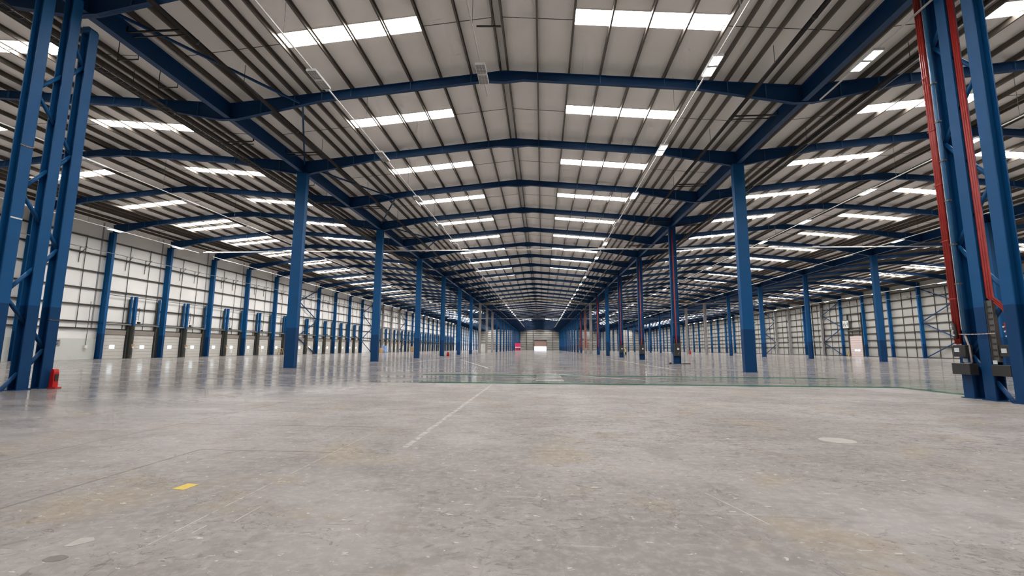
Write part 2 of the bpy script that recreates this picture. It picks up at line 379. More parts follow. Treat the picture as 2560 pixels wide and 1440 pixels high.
# ------------------------------------------------------------------ WALLS
def girts(parent, name_mesh, pts):
    for z in pts: link('girt', name_mesh, parent, (0,0,z))
LZ = (14.45, 12.50, 10.42, 8.35, 6.40, 4.42, 3.62)
wl = struct(link('wall_left', MB().box((XL-0.12, YB, 0), (XL, YE, 17.0)).mesh('wall_left', MAT['dockwall'])), 'white liner-sheet wall with dark rails and dock doors')
girts(wl, MB().box((XL, YB, -0.08), (XL+0.20, YE, 0.08)).mesh('girt', MAT['girt']), LZ)
tie = MB().box((XL+0.06, -0.025, 3.6), (XL+0.11, 0.025, 14.6)).mesh('tie_rod', MAT['girt'])
shadow_strip = MB().box((XL, -0.10, 3.6), (XL+0.02, 0.10, 16.6)).mesh('column_shadow', MAT['grey_steel'])  # grey strip painting the shadow line beside each wall column
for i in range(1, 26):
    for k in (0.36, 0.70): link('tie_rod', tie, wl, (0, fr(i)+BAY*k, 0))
    link('column_shadow', shadow_strip, wl, (0, fr(i)-0.75, 0))
for i in range(1, 4):      # white plinth panels in the bays without dock doors
    link('plinth_panel', B((XL+0.10, fr(i)+0.2, 0), (XL+0.24, fr(i+1)-0.2, 2.42), 'plinth'), wl)
RZ = (14.9, 13.15, 11.2, 9.25, 7.45, 5.75, 4.08, 2.40, 0.75)
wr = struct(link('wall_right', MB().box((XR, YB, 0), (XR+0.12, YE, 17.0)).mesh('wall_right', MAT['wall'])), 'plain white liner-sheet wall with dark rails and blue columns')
girts(wr, MB().box((XR-0.22, YB, -0.11), (XR, YE, 0.11)).mesh('girt', MAT['girt']), RZ[:-1])
link('base_rail', MB().box((XR-0.2, YB, 0.0), (XR, YE, 0.16)).mesh('base_rail', MAT['girt']), wr)
tie2 = MB().box((XR-0.13, -0.055, 0.2), (XR-0.05, 0.055, 15.0)).mesh('tie_rod', MAT['girt'])
for i in range(5, 30):
    for k in (0.30, 0.62): link('tie_rod', tie2, wr, (0, fr(i)+BAY*k, 0))
wb = struct(link('wall_back', MB().box((XL, YB-0.12, 0), (XR, YB, 18.4)).mesh('wall_back', MAT['shaft'])), 'dark end wall behind the viewpoint')
# far end wall: opening for the bright door
mb = MB(); DX0, DX1, DH = -4.6, 5.9, 8.05
mb.box((XL, YE, 0), (DX0, YE+0.12, 18.6)); mb.box((DX1, YE, 0), (XR, YE+0.12, 18.6)); mb.box((DX0, YE, DH), (DX1, YE+0.12, 18.6))
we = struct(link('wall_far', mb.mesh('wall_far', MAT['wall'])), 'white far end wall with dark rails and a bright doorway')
g = MB().box((XL, YE-0.25, -0.12), (XR, YE, 0.12)).mesh('girt', MAT['girt'])
gl = MB().box((XL, YE-0.25, -0.12), (DX0, YE, 0.12)).box((DX1, YE-0.25, -0.12), (XR, YE, 0.12)).mesh('girt', MAT['girt'])
for z in (1.0, 2.8, 4.6, 6.4, 8.9, 10.7, 12.5, 14.3, 16.1): link('girt', gl if z < 8 else g, we, (0,0,z))
po = MB().box((-0.16, YE-0.5, 0), (0.16, YE-0.02, 18.0)).mesh('wind_post', MAT['girt'])
for k in range(-9, 15):
    x = SPAN/6*k
    if not (DX0-0.2 < x < DX1+0.2): link('wind_post', po, we, (x,0,0))
d = struct(link('door_1', MB().box((DX0, YE+0.02, 3.25), (DX1, YE+0.10, DH)).mesh('brown_shutter', MAT['brown'])), 'brown shutter half raised over a bright doorway')
link('header', B((DX0-0.3, YE-0.30, DH), (DX1+0.3, YE, DH+0.5), 'girt'), d)
for x in (DX0-0.25, DX1): link('jamb', B((x, YE-0.25, 0), (x+0.25, YE, DH), 'girt'), d)
d = struct(link('door_2', MB().box((30.0, YE-0.10, 0), (42.5, YE-0.02, 8.9)).mesh('brown_shutter', MAT['brown'])), 'closed brown shutter in the far wall of the aisle')
link('header', B((29.7, YE-0.30, 8.9), (42.8, YE, 9.4), 'girt'), d)

# ------------------------------------------------------------------ COLUMNS
def hsec(dx, dy, h, tf=0.03, tw=0.02, z0=0.0):
    """H section upright: flanges on the two x sides"""
    mb = MB()
    mb.box((-dx/2,-dy/2,z0), (-dx/2+tf,dy/2,h)); mb.box((dx/2-tf,-dy/2,z0), (dx/2,dy/2,h)); mb.box((-dx/2+tf,-tw/2,z0), (dx/2-tf,tw/2,h))
    return mb
HCOL = 15.47
box_shaft = MB().box((-0.40,-0.24,0), (0.40,0.24,HCOL)).mesh('shaft', MAT['column'], False, 0.015)
h_shaft = hsec(0.78, 0.36, HCOL).mesh('shaft', MAT['column'])
g_shaft = hsec(0.78, 0.36, HCOL).mesh('shaft', MAT['grey_steel'])
base_pl = MB().box((-0.43,-0.27,0), (0.43,0.27,0.02)).mesh('base_plate', MAT['column'])
cap_pl = MB().box((-0.45,-0.3,HCOL), (0.45,0.3,HCOL+0.04)).mesh('cap_plate', MAT['blue'])
ROW = {0: 'row towards the dock doors', 1: 'row with red pipes', 2: 'outer row by the plain wall'}
RG = {0: 'nave columns towards the dock doors', 1: 'nave columns away from the dock doors', 2: 'outer aisle columns'}
for vi, xv in enumerate(VALLEYS):
    n = 0
    for i in range(2, N1, 2):
        n += 1
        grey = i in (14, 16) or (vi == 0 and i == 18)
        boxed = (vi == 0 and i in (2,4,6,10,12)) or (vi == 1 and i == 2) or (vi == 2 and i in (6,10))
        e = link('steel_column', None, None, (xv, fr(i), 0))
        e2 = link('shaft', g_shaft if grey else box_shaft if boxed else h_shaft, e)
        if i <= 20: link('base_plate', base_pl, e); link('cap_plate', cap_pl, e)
        if grey:
            lab = '%s unpainted grey steel column in the %s' % (ORD[{14:0,16:1,18:2}[i]], ROW[vi])
        elif i <= 20:
            lab = 'blue steel column, %s in the %s' % (ORD[n-1], ROW[vi])
        else:
            lab = 'distant blue steel column beyond the grey ones in the %s' % ROW[vi]
        tag(e, lab, 'column', RG[vi])
wcol = hsec(0.70, 0.34, 15.6).mesh('shaft', MAT['column']); gcol = hsec(0.70, 0.34, 15.6).mesh('shaft', MAT['grey_steel'])
wbase = MB().box((-0.42,-0.25,0), (0.42,0.25,0.03)).mesh('base_plate', MAT['column'])
for side, xw, i0, i1 in ((0, XL+0.20+0.35, 2, N1), (1, XR-0.20-0.35, 4, N1)):
    for i in range(i0, i1):
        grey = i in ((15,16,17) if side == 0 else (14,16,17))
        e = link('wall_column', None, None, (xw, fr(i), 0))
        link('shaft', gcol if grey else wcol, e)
        if i < 20: link('base_plate', wbase, e)
        where = 'wall with the dock doors' if side == 0 else 'plain white wall'
        if grey: lab = 'grey steel column against the %s, %s of its three' % (where, ORD[(15,16,17).index(i) if side == 0 else (14,16,17).index(i)])
        elif i < 20: lab = 'blue steel column against the %s, %s along it' % (where, ORD[i-i0])
        else: lab = 'distant blue steel column against the %s' % where
        tag(e, lab, 'column', 'columns along the %s' % where)

# laced three-legged columns at the front
leg_h = lambda h: hsec(0.37, 0.37, h, 0.035, 0.025)
leg_full = leg_h(15.5).mesh('leg', MAT['column'])
leg_short = leg_h(14.45).mesh('leg', MAT['column'])
def laced(x, yc, inner, label, short_far):
    e = link('laced_column', None, None, (x, yc, 0))
    PY = (-0.97, 0.0, 0.745)
    for k in range(3):
        link('leg', leg_short if (short_far and k == 2) else leg_full, e, (0, PY[k], 0))
        link('base_plate', MB().box((-0.24,-0.24,0), (0.24,0.24,0.025)).mesh('base_plate', MAT['column']), e, (0, PY[k], 0))
    def tubes(k, nodes, rise):
        for z in nodes:
            for dz in (-rise, rise):
                if z+dz < 0.1: continue
                a = (0, PY[k]*0.90, z); b = (0, PY[k]*0.08, z+dz)
                link('lacing_tube', MB().tube([a, b], 0.068, 12).mesh('lacing_tube', MAT['column'], True), e)
    tubes(0, (11.06, 7.18, 3.40, -0.40), 1.0); tubes(2, (12.95, 9.12, 5.30, 1.47), 0.85)
    P = PY[2]
    if short_far: link('cap_plate', MB().prism([(-0.185,14.45),(0.185,14.45),(0.185,14.60),(0.1,14.72),(-0.185,14.72)], 1, P-0.18, P+0.18).mesh('cap_plate', MAT['column']), e)
    return tag(e, label, 'column', 'laced columns')
TL = laced(-16.585, 15.27, 1, 'blue laced column of three legs beside the red stand', True)
TR = laced(16.985, 16.00, -1, 'blue laced column of three legs carrying red conduits and black boxes', False)

# ------------------------------------------------------------------ RAFTERS and valley beams
def rafter_half(sg):
    top = [(0, ZR), (H2, ZK)]
    bot = [(H2, 15.47), (16.5, 15.47), (11.3, ZR-SL*11.3-0.54), (1.0, ZR-SL*1.0-0.52), (0, ZR-0.52)]
    mb = MB(); poly = [(sg*x, z) for x, z in top+bot]
    mb.prism(poly, 1, -0.015, 0.015)
    def flange(line_, t):
        for (x0,z0),(x1,z1) in zip(line_[:-1], line_[1:]):
            mb.prism([(sg*x0,z0),(sg*x1,z1),(sg*x1,z1+t),(sg*x0,z0+t)], 1, -0.125, 0.125)
    flange(top, -0.03); flange(bot, 0.035)
    return mb.mesh('rafter_arm', MAT['blue'])
ra = {sg: rafter_half(sg) for sg in (-1,1)}
apex = MB().prism([(-1.2, ZR-0.62), (0, ZR-0.72), (1.2, ZR-0.62), (1.0, ZR-0.52), (0, ZR-0.50), (-1.0, ZR-0.52)], 1, -0.13, 0.13).mesh('apex_haunch', MAT['blue'])
def stiff(sg, x):
    zt = ZR-SL*x-0.03; zb = ZR-SL*x-0.50 if x < 11.3 else (ZR-SL*11.3-0.54)+(15.47-(ZR-SL*11.3-0.54))*(x-11.3)/5.2+0.03
    return MB().box((sg*x-0.012,-0.115,zb), (sg*x+0.012,0.115,zt)).mesh('stiffener', MAT['bluepipe'])
STX = (2.0, 5.68, 9.35, 11.18, 12.9, 15.0)
stf = [(stiff(sg, x)) for sg in (-1,1) for x in STX]
ragrey = {}
for sg in (-1,1):
    me = ra[sg].copy(); me.materials.clear(); me.materials.append(MAT['grey_rafter']); ragrey[sg] = me
RANGE = {0: (0, N1), 1: (0, N1), 2: (0, N1), 3: (0, N1)}
for si, xr in enumerate(RIDGES):
    a, b = RANGE[si]
    for i in range(N0, N1+1):
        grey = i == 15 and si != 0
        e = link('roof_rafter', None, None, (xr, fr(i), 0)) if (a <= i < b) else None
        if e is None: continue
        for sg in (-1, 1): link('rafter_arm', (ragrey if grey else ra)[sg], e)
        if i < 16: link('apex_haunch', apex, e)
        if i < 6:
            for me in stf: link('stiffener', me, e)
        kind = 'grey' if grey else 'blue'
        if i < 20 and not grey: lab = '%s steel roof rafter over the %s, %s from the laced columns' % (kind, SPANNAME[si], ORD[i-a])
        elif grey: lab = 'grey steel roof rafter over the %s, far down the hall' % SPANNAME[si]
        else: lab = 'distant blue steel roof rafter over the %s' % SPANNAME[si]
        tag(e, lab, 'rafter', 'roof rafters over the %s' % SPANNAME[si])

def ibeam_y(L_):
    mb = MB(); mb.box((-0.012,0,15.58), (0.012,L_,16.42)); mb.box((-0.17,0,15.52), (0.17,L_,15.56)); mb.box((-0.17,0,16.40), (0.17,L_,16.44))
    return mb.mesh('valley_beam', MAT['blue'])
vb = ibeam_y(2*BAY-0.06)
gut = MB().box((-0.30,0,16.62), (0.30,2*BAY,16.84)).mesh('valley_gutter', MAT['sheet'])
for vi, xv in enumerate(VALLEYS):
    n = 0
    for i in range(-2 if vi < 2 else 2, N1-1, 2):
        o = link('valley_beam', vb, None, (xv, fr(i)+0.03, 0)); link('gutter', gut, o)
        n += 1
        if i < 14: lab = 'blue roof beam above the %s, %s stretch' % (ROW[vi].replace('row ', 'column row '), ORD[n-1])
        else: lab = 'distant stretch of blue roof beam above the %s' % ROW[vi].replace('row ', 'column row ')
        tag(o, lab, 'beam', 'valley beams along the %s' % ROW[vi])
# diagonal roof bracing beside the dock-side valley
n = 0
for i in range(0, 14):
    z0, z1 = 16.20, 16.35
    p, q = ((-H2+0.2, fr(i)+0.3, z0), (-12.5, fr(i+1)-0.2, z1)) if i % 2 == 0 else ((-12.5, fr(i)+0.2, z1), (-H2+0.2, fr(i+1)-0.3, z0))
    o = link('roof_brace', MB().bar(p, q, 0.11, 0.11).mesh('roof_brace', MAT['blue'])); n += 1
    tag(o, 'blue diagonal roof brace beside the dock-side valley beam, %s along it' % ORD[n-1], 'brace', 'diagonal roof braces')

# wall bracing
def kbrace(x, i, up, label, z=(0.1, 7.6, 15.0)):
    e = link('wall_brace', None)
    mb_m = 'blue'
    ya, yb = fr(i)+0.25, fr(i+1)-0.25
    if up: ya, yb = yb, ya
    for p, q in (((x,ya,z[1]),(x,yb,z[0]+3.7)), ((x,yb,z[0]+3.6),(x,ya,z[0])), ((x,ya,z[1]+0.3),(x,yb,z[1]+3.9)), ((x,yb,z[1]+4.0),(x,ya,z[2]))):
        link('diagonal', MB().bar(p, q, 0.16, 0.16).mesh('diagonal', MAT[mb_m]), e)
    tag(e, label, 'brace', 'wall braces'); return e
kbrace(XR-0.45, 9, True, 'zigzag blue brace in the plain wall next to the laced column')
kbrace(XR-0.45, 13, False, 'zigzag blue brace in the plain wall beside the tall pink door')
kbrace(XR-0.45, 17, True, 'zigzag blue brace in the plain wall behind the grey columns')
kbrace(XL+0.45, 9, True, 'zigzag blue brace in the dock wall, seen beside the first nave column')
kbrace(XL+0.45, 13, True, 'zigzag blue brace in the dock wall before the grey wall columns')
kbrace(XL+0.45, 17, False, 'zigzag blue brace in the dock wall after the grey wall columns')

# ------------------------------------------------------------------ DOCK DOORS
DW = 3.18; NP = 7; PH = 2.93/NP
panel = MB().box((XL+0.20, 0.0, 0.012), (XL+0.26, DW, PH-0.012)).mesh('panel', MAT['doorpanel'], False, 0.006)
edge_dark = MB().box((XL+0.19, 0.0, 0.0), (XL+0.225, DW, 2.93)).mesh('backing', MAT['header'])
hdr = MB().box((XL+0.19, -0.05, 2.96), (XL+0.30, DW+0.05, 3.56)).mesh('header_panel', MAT['header'])
sealm = MB().box((XL+0.18, DW+0.02, 0.0), (XL+0.30, DW+0.96, 4.15)).mesh('dock_seal', MAT['seal'])
sealm2 = MB().box((XL+0.18, DW+0.02, 0.0), (XL+0.30, DW+0.78, 4.15)).mesh('dock_seal', MAT['seal'])
trk = MB().box((XL+0.22, -0.10, 0.0), (XL+0.36, 0.02, 7.90)).box((XL+0.20, -0.24, 0.0), (XL+0.27, -0.10, 7.6)).mesh('track', MAT['track'])
shaft = MB().tube([(XL+0.55,-0.35,4.30), (XL+0.55,DW+0.35,4.30)], 0.085, 10).box((XL+0.2,0.2,4.2), (XL+0.55,0.3,4.36)).box((XL+0.2,DW-0.3,4.2), (XL+0.55,DW-0.2,4.36)).mesh('spring_shaft', MAT['shaft'])
topbar = MB().box((XL+0.30, -0.3, 7.84), (XL+0.37, DW+0.5, 7.91)).mesh('top_bar', MAT['track'])
winp = MB().box((XL+0.255, 1.24, 1.27), (XL+0.275, 1.88, 1.68)).mesh('window_pane', MAT['doorlight'], False, 0.008)
winf = MB().box((XL+0.25, 1.16, 1.20), (XL+0.265, 1.96, 1.75)).mesh('window_frame', MAT['white'])
conduit = MB().tube([(XL+0.6,0.1,4.52), (XL+0.6,1.5,4.55), (XL+0.6,DW,4.52)], 0.025, 6).mesh('conduit', MAT['girt'])
post = MB().box((-0.17,-0.15,4.2), (0.17,0.15,7.95)).mesh('dock_post', MAT['column'], False, 0.01)
post2 = MB().box((-0.08,-0.08,4.2), (0.08,0.08,7.95)).mesh('side_rail', MAT['column'])
cb = MB().box((0,-0.13,1.35), (0.16,0.13,1.85)).mesh('control_box', MAT['cardboard'], False, 0.02)
cbl = MB().box((0.16,-0.10,1.28), (0.175,0.10,1.52)).mesh('control_label', MAT['white'])
bump = MB().box((-0.17,-0.15,0), (0.17,0.15,4.2)).box((0.17,-0.07,0.4), (0.22,0.0,4.2)).mesh('lower_post', MAT['track'])
mot = MB().tube([(0,-0.15,4.62),(0,0.12,4.62)], 0.14, 10).mesh('motor', MAT['seal'])
dn = 2; dcount = 0
def text_mesh(txt, size, material, parent, loc, rot):
    cu = bpy.data.curves.new('lettering', 'FONT'); cu.body = txt; cu.size = size; cu.align_x = 'CENTER'; cu.align_y = 'CENTER'; cu.extrude = 0.003
    cu.materials.append(material)
    o = bpy.data.objects.new('lettering', cu); C.objects.link(o); o.parent = parent; o.location = loc; o.rotation_euler = rot; return o
for i in list(range(4, 13)) + list(range(14, 29)):
    for k in (0, 1):
        y = fr(i) + (0.34 if k == 0 else 4.60)
        dn += 1; dcount += 1
        e = link('door_%d' % dn, None, None, (0, y, 0)); e['group'] = 'dock doors'
        lab = ('pale sectional dock door with a small bright window, %s along the wall' % ORD[dcount-1]) if dcount <= 18 else 'distant pale dock door further down the wall'
        struct(e, lab)
        link('backing', edge_dark, e)
        for q in range(NP): link('panel', panel, e, (0,0,q*PH))
        link('header_panel', hdr, e); link('track', trk, e, (0, DW+0.26, 0))
        if k == 1: link('track', trk, e)
        link('dock_seal', sealm if k == 0 else sealm2, e); link('spring_shaft', shaft, e); link('top_bar', topbar, e)
        w = link('window_frame', winf, e); link('window_pane', winp, w)
        if i < 16: link('conduit', conduit, e)
        num = {6: '1', 7: '2', 8: '3'}.get(dcount)
        if num:
            pl = link('number_plate', MB().box((XL+0.265,1.25,0.55), (XL+0.275,1.85,1.12)).mesh('number_plate', MAT['white']), e)
            text_mesh(num, 0.62, MAT['ink'], pl, (XL+0.280, 1.55, 0.84), (math.pi/2, 0, math.pi/2))
    e = link('dock_post', None, None, (XL+0.62, fr(i)+4.12, 0))
    tag(e, ('blue post with a control box between two dock doors, %s along the wall' % ORD[i-4 if i < 14 else i-5]) if i < 20 else 'distant blue post between two dock doors', 'post', 'posts between the dock doors')
    link('shaft', post, e); link('side_rail', post2, e, (-0.1, -0.52, 0)); link('side_rail', post2, e, (-0.1, 3.82, 0))
    c_ = link('control_box', cb, e, (0.17,0,0)); link('label', cbl, c_)
    link('motor', mot, e, (0.05, 0.75, 0)); link('lower_post', bump, e)
    if i < 12:
        la = MB()
        for s_ in (0, 0.42): la.bar((0, s_, 4.9), (0, s_, 6.6), 0.035)
        for q in range(5): la.bar((0, 0, 5.05+q*0.36), (0, 0.42, 5.05+q*0.36), 0.03)
        o = link('short_ladder', la.mesh('short_ladder', MAT['girt']), None, (XL+0.55, fr(i)+4.12+0.34, 0))
        tag(o, 'short dark ladder bolted above a dock door, %s along the wall' % ORD[i-4], 'ladder', 'ladders above the dock doors')
# tall pink door in the plain wall
e = struct(link('door_%d' % (dn+1), None, None, (0, fr(12)+1.4, 0)), 'tall pale pink sectional door with two bright windows')
for q in range(9): link('panel', MB().box((XR-0.30,0,0.02), (XR-0.22,4.9,0.57)).mesh('panel', MAT['pinkdoor'], False, 0.01), e, (0,0,q*0.59))
link('backing', B((XR-0.24,0,0), (XR-0.20,4.9,5.3), 'header'), e)
for y in (-0.25, 4.95): link('guide_rail', B((XR-0.5,y,0), (XR-0.2,y+0.28,11.3), 'girt'), e)
link('top_rail', B((XR-0.5,-0.25,11.1), (XR-0.2,5.23,11.35), 'girt'), e)
link('drum', MB().tube([(XR-0.45,-0.3,6.7),(XR-0.45,5.3,6.7)], 0.22, 12).mesh('drum', MAT['girt'], True), e)
for y in (1.7, 2.9): link('window_pane', B((XR-0.33,y-0.42,1.35), (XR-0.29,y+0.42,1.80), 'doorlight'), e)
link('guard_rail', B((XR-0.7,5.4,0), (XR-0.55,5.6,1.5), 'yellow'), e)

# wall fittings on the dock wall
e = link('notice_board', B((XL+0.25,0,0), (XL+0.29,0.55,0.72), 'grey_steel'), None, (0, fr(3)+3.95, 1.55)); tag(e, 'small grey notice on the white panel by the red stand', 'sign')
for q in range(4): link('printed_line', B((XL+0.29,0.08,0.12+q*0.14), (XL+0.293,0.30+0.05*q,0.19+q*0.14), 'ink'), e)
e = link('alarm_box', B((XL+0.25,0,0), (XL+0.45,0.32,0.36), 'white'), None, (0, fr(3)+7.15, 1.30)); tag(e, 'small white wall box below a conduit near the first dock door', 'switch box')
link('conduit', MB().tube([(XL+0.32,0.16,0.36),(XL+0.32,0.16,5.5)], 0.03, 6).mesh('conduit', MAT['track']), e)
e = link('wall_pipe', MB().tube([(XL+0.95,fr(1),12.9),(XL+0.95,fr(27),12.9)], 0.045, 8).mesh('wall_pipe', MAT['grey_steel'])); tag(e, 'thin pale pipe running high along the dock wall', 'pipe')
br = MB(); br.bar((XL+0.05,0,13.0),(XL+1.0,0,13.0),0.05); br.bar((XL+0.05,0,12.1),(XL+0.95,0,12.95),0.04); br.bar((XL+0.12,0,11.2),(XL+0.12,0,13.0),0.05)
brm = br.mesh('bracket', MAT['girt'])
for i in range(3, 18):
    for k in (0.3, 0.62): link('bracket', brm, e, (0, fr(i)+BAY*k, 0))
e = link('wall_pipe', MB().tube([(XR-0.95,fr(6),13.6),(XR-0.95,fr(27),13.6)], 0.045, 8).mesh('wall_pipe', MAT['grey_steel'])); tag(e, 'thin pale pipe running high along the plain wall', 'pipe')
br = MB(); br.bar((XR-0.05,0,13.7),(XR-1.0,0,13.7),0.05); br.bar((XR-0.05,0,12.8),(XR-0.95,0,13.65),0.04); br.bar((XR-0.12,0,11.2),(XR-0.12,0,13.7),0.05)
brm = br.mesh('bracket', MAT['girt'])
for i in range(8, 20):
    for k in (0.3, 0.62): link('bracket', brm, e, (0, fr(i)+BAY*k, 0))
for q, (i, dy) in enumerate(((13, 7.9), (14, 4.3), (15, 0.6), (16, 0.8))):
    y = fr(i)+dy; x = XR-0.55
    o = link('downpipe', MB().tube([(x,y,15.2),(x,y,11.4),(x,y+0.25,11.1),(x,y+0.25,10.7),(x,y,10.4),(x,y,5.2),(x,y+0.25,4.9),(x,y+0.25,4.5),(x,y,4.2),(x,y,0.0)], 0.11, 8).mesh('downpipe', MAT['blackpipe'], True))
    tag(o, 'black kinked downpipe by the grey columns of the plain wall, %s of four' % ORD[q], 'pipe', 'downpipes')
# bay sign on the plain wall
e = link('bay_sign', B((XR-0.62,0,0), (XR-0.56,2.7,2.3), 'plinth'), None, (0, fr(12)+5.65, 7.4)); tag(e, 'framed black and white sign fixed above the tall pink door', 'sign')
for y0, z0, y1, z1 in ((0,0,2.7,0.14),(0,2.16,2.7,2.3),(0,0,0.14,2.3),(2.56,0,2.7,2.3)): link('sign_frame', B((XR-0.66,y0,z0), (XR-0.60,y1,z1), 'ink'), e)
for q in range(5): link('sign_mark', MB().bar((XR-0.64,0.4+q*0.42,0.5+0.4*(q%2)), (XR-0.64,0.6+q*0.4,1.7-0.3*(q%3)), 0.14, 0.03).mesh('sign_mark', MAT['ink']), e)

# ------------------------------------------------------------------ LIGHTING: trunking and lamps
body = MB().box((-0.21,-0.75,0.0), (0.21,0.75,0.05)).box((-0.23,-0.77,-0.06), (-0.20,0.77,0.05)).box((0.20,-0.77,-0.06), (0.23,0.77,0.05)).box((-0.23,-0.77,-0.06), (0.23,-0.73,0.05)).box((-0.23,0.73,-0.06), (0.23,0.77,0.05)).box((-0.2,-0.08,-0.05), (0.2,0.08,0.0)).mesh('housing', MAT['lampbody'])
lens_on = MB().box((-0.185,-0.31,-0.035), (0.185,0.31,0.0)).mesh('lens', MAT['lens'])
lens_on.materials.append(MAT['lampbody'])
for p in lens_on.polygons: p.material_index = 0 if p.normal.z < -0.9 else 1
lens_no = MB().box((-0.185,-0.31,-0.035), (0.185,0.31,0.0)).mesh('lens', MAT['lens_off'])
louv = MB()
for q in range(1, 6): louv.box((-0.195,-0.31+0.62*q/6-0.01,-0.05), (0.195,-0.31+0.62*q/6+0.01,-0.036))
for q in (1, 2): louv.box((-0.195+0.39*q/3-0.008,-0.31,-0.05), (-0.195+0.39*q/3+0.008,0.31,-0.036))
louv = louv.mesh('louvre', MAT['lampbody'])
ZL = 14.35
def hang(x, xr): return roofz(x, xr)
rows = [ # x, ridge, first bay, last bay, lit(i), name
    (9.95, 0, -1, 30, lambda i: i not in (3, 6) and i < 22, 'lit row over the nave', 'nave row of lit lamps'),
    (-8.45, 0, -1, 30, lambda i: 12 < i < 19, 'mostly unlit row over the nave', 'nave row of unlit lamps'),
    (-0.55, 0, -1, 1, lambda i: False, 'short row under the nave ridge', 'short ridge row of lamps'),
    (16.60, 0, -1, 1, lambda i: True, 'short row under the valley beam', 'short valley row of lamps'),
    (-29.2, -SPAN, 0, 24, lambda i: i >= 12 and i % 2 == 0, 'row over the dock-side aisle', 'dock-side aisle lamps'),
    (-45.2, -SPAN, 2, 26, lambda i: i in (3, 4) or i >= 17, 'row along the dock doors', 'lamps along the dock doors'),
    (28.6, SPAN, 1, 24, lambda i: i not in (7, 11), 'row over the aisle beside the nave', 'aisle lamps beside the nave'),
    (43.9, SPAN, 3, 24, lambda i: i in (4, 14, 18, 19), 'row beside the outer columns', 'lamps beside the outer columns'),
    (60.5, 2*SPAN, 5, 20, lambda i: i % 3 == 0, 'row over the outer aisle', 'outer aisle lamps'),
    (77.8, 2*SPAN, 7, 26, lambda i: True, 'row along the plain wall', 'lamps along the plain wall'),
]
for x, xr, i0, i1, lit, rn, gn in rows:
    ya, yb = fr(i0)-1.0, fr(i1-1)+BAY*0.9
    if i1 <= 1: yb = fr(0)+(5.3 if x < 5 else 6.6)
    gaps = ((ya, yb),) if i1 <= 5 else ((ya, fr(4)+6.9), (fr(4)+7.6+ (2.0 if x < -40 else 0), fr(15)), (fr(15)+1.0, yb)) if x < 70 and i0 < 4 else ((ya, yb),)
    n = 0
    for a, b in gaps:
        o = link('lighting_trunking', MB().box((x-0.028,a,ZL+0.05), (x+0.028,b,ZL+0.11)).mesh('lighting_trunking', MAT['trunk'])); n += 1
        tag(o, '%s length of thin white trunking carrying the %s' % (ORD[n-1], rn), 'trunking', 'lighting trunking')
        hg = MB()
        for q in range(max(i0, -1), i1):
            yq = fr(q)+0.25
            if a < yq < b: hg.box((x-0.008,yq-0.008,ZL+0.1), (x+0.008,yq+0.008,roofz(x, xr)+ROOF))
        if hg.v: link('suspension_wires', hg.mesh('suspension_wires', MAT['girt']), o)
    n = 0
    for i in range(i0, i1):
        y = fr(i)+3.25
        on = bool(lit(i)); n += 1
        e = link('ceiling_luminaire', None, None, (x, y, ZL))
        link('housing', body, e)
        for s_ in (-0.395, 0.395):
            l = link('lens', lens_on if on else lens_no, e, (0, s_, 0))
            if i < 6: link('louvre', louv, l)
        st = 'lit' if on else 'unlit'
        if i < 14: lab = '%s twin-panel lamp, %s in the %s' % (st, ORD[n-1], rn)
        else: lab = 'distant %s lamp in the %s' % (st, rn)
        tag(e, lab, 'lamp', gn)
# cross runs of pale trunking
for q, (y, z, x0, x1) in enumerate(((fr(4)+7.2, 14.55, -44.8, 62.0), (fr(13)+2.0, 14.55, -30.0, 60.0), (fr(15)+6.0, 14.6, -30.0, 60.0), (fr(21), 14.6, -40.0, 60.0))):
    o = link('cross_trunking', MB().box((x0,y-0.06,z-0.05), (x1,y+0.06,z+0.07)).mesh('cross_trunking', MAT['trunk']))
    for k in range(int(x0), int(x1), 9): link('junction', B((k-0.4,y-0.09,z+0.07), (k+0.4,y+0.09,z+0.16), 'trunk'), o)
    tag(o, '%s pale trunking run crossing the whole hall under the rafters' % ORD[q], 'trunking', 'cross trunking runs')

# ------------------------------------------------------------------ SPRINKLER PIPES and cable trays
def sprinkler(x, z, y0, y1, label, arms, rad=0.11):
    o = link('sprinkler_main', MB().tube([(x,y0,z),(x,y1,z)], rad, 12).mesh('sprinkler_main', MAT['blackpipe'], True)); tag(o, label, 'pipe', 'sprinkler mains')
    for y, xe in arms:
        dx = 0.1 if xe > x else -0.1
        a = link('branch_arm', MB().tube([(x,y,z),(xe,y,z),(xe+dx,y,z+0.03),(xe+dx,y,z+0.28)], 0.05, 8).mesh('branch_arm', MAT['blackpipe'], True), o)
        link('branch_pipe', MB().tube([(x,y+0.2,z-0.1),(xe,y+0.2,z-0.1)], 0.035, 8).mesh('branch_pipe', MAT['blackpipe'], True), a)
    cl = MB().tube([(x,0,z-0.001),(x,0.09,z-0.001)], rad+0.015, 12).mesh('pipe_clip', MAT['girt'])
    hr = MB().box((x-0.01,-0.01,z), (x+0.01,0.01,roofz(x, min(RIDGES, key=lambda r: abs(r-x)))+0.1)).mesh('hanger_rod', MAT['girt'])
    for i in range(0, 10):
        link('pipe_clip', cl, o, (0, fr(i)+2.2, 0)); link('hanger_rod', hr, o, (0, fr(i)+5.6, 0))
sprinkler(-13.95, 15.80, fr(-1), fr(22), 'black sprinkler main under the nave roof on the dock-door side', [(17.6+12.85*k, -16.55) for k in range(0, 9)])
sprinkler(13.95, 15.80, fr(-1), fr(22), 'black sprinkler main under the nave roof away from the dock doors', [(26.8+11.65*k, 16.5) for k in range(0, 9)])
sprinkler(20.4, 15.75, fr(0), fr(20), 'black sprinkler main in the aisle beyond the nave columns', [(fr(4)+k*13.0, 17.6) for k in range(0, 5)])
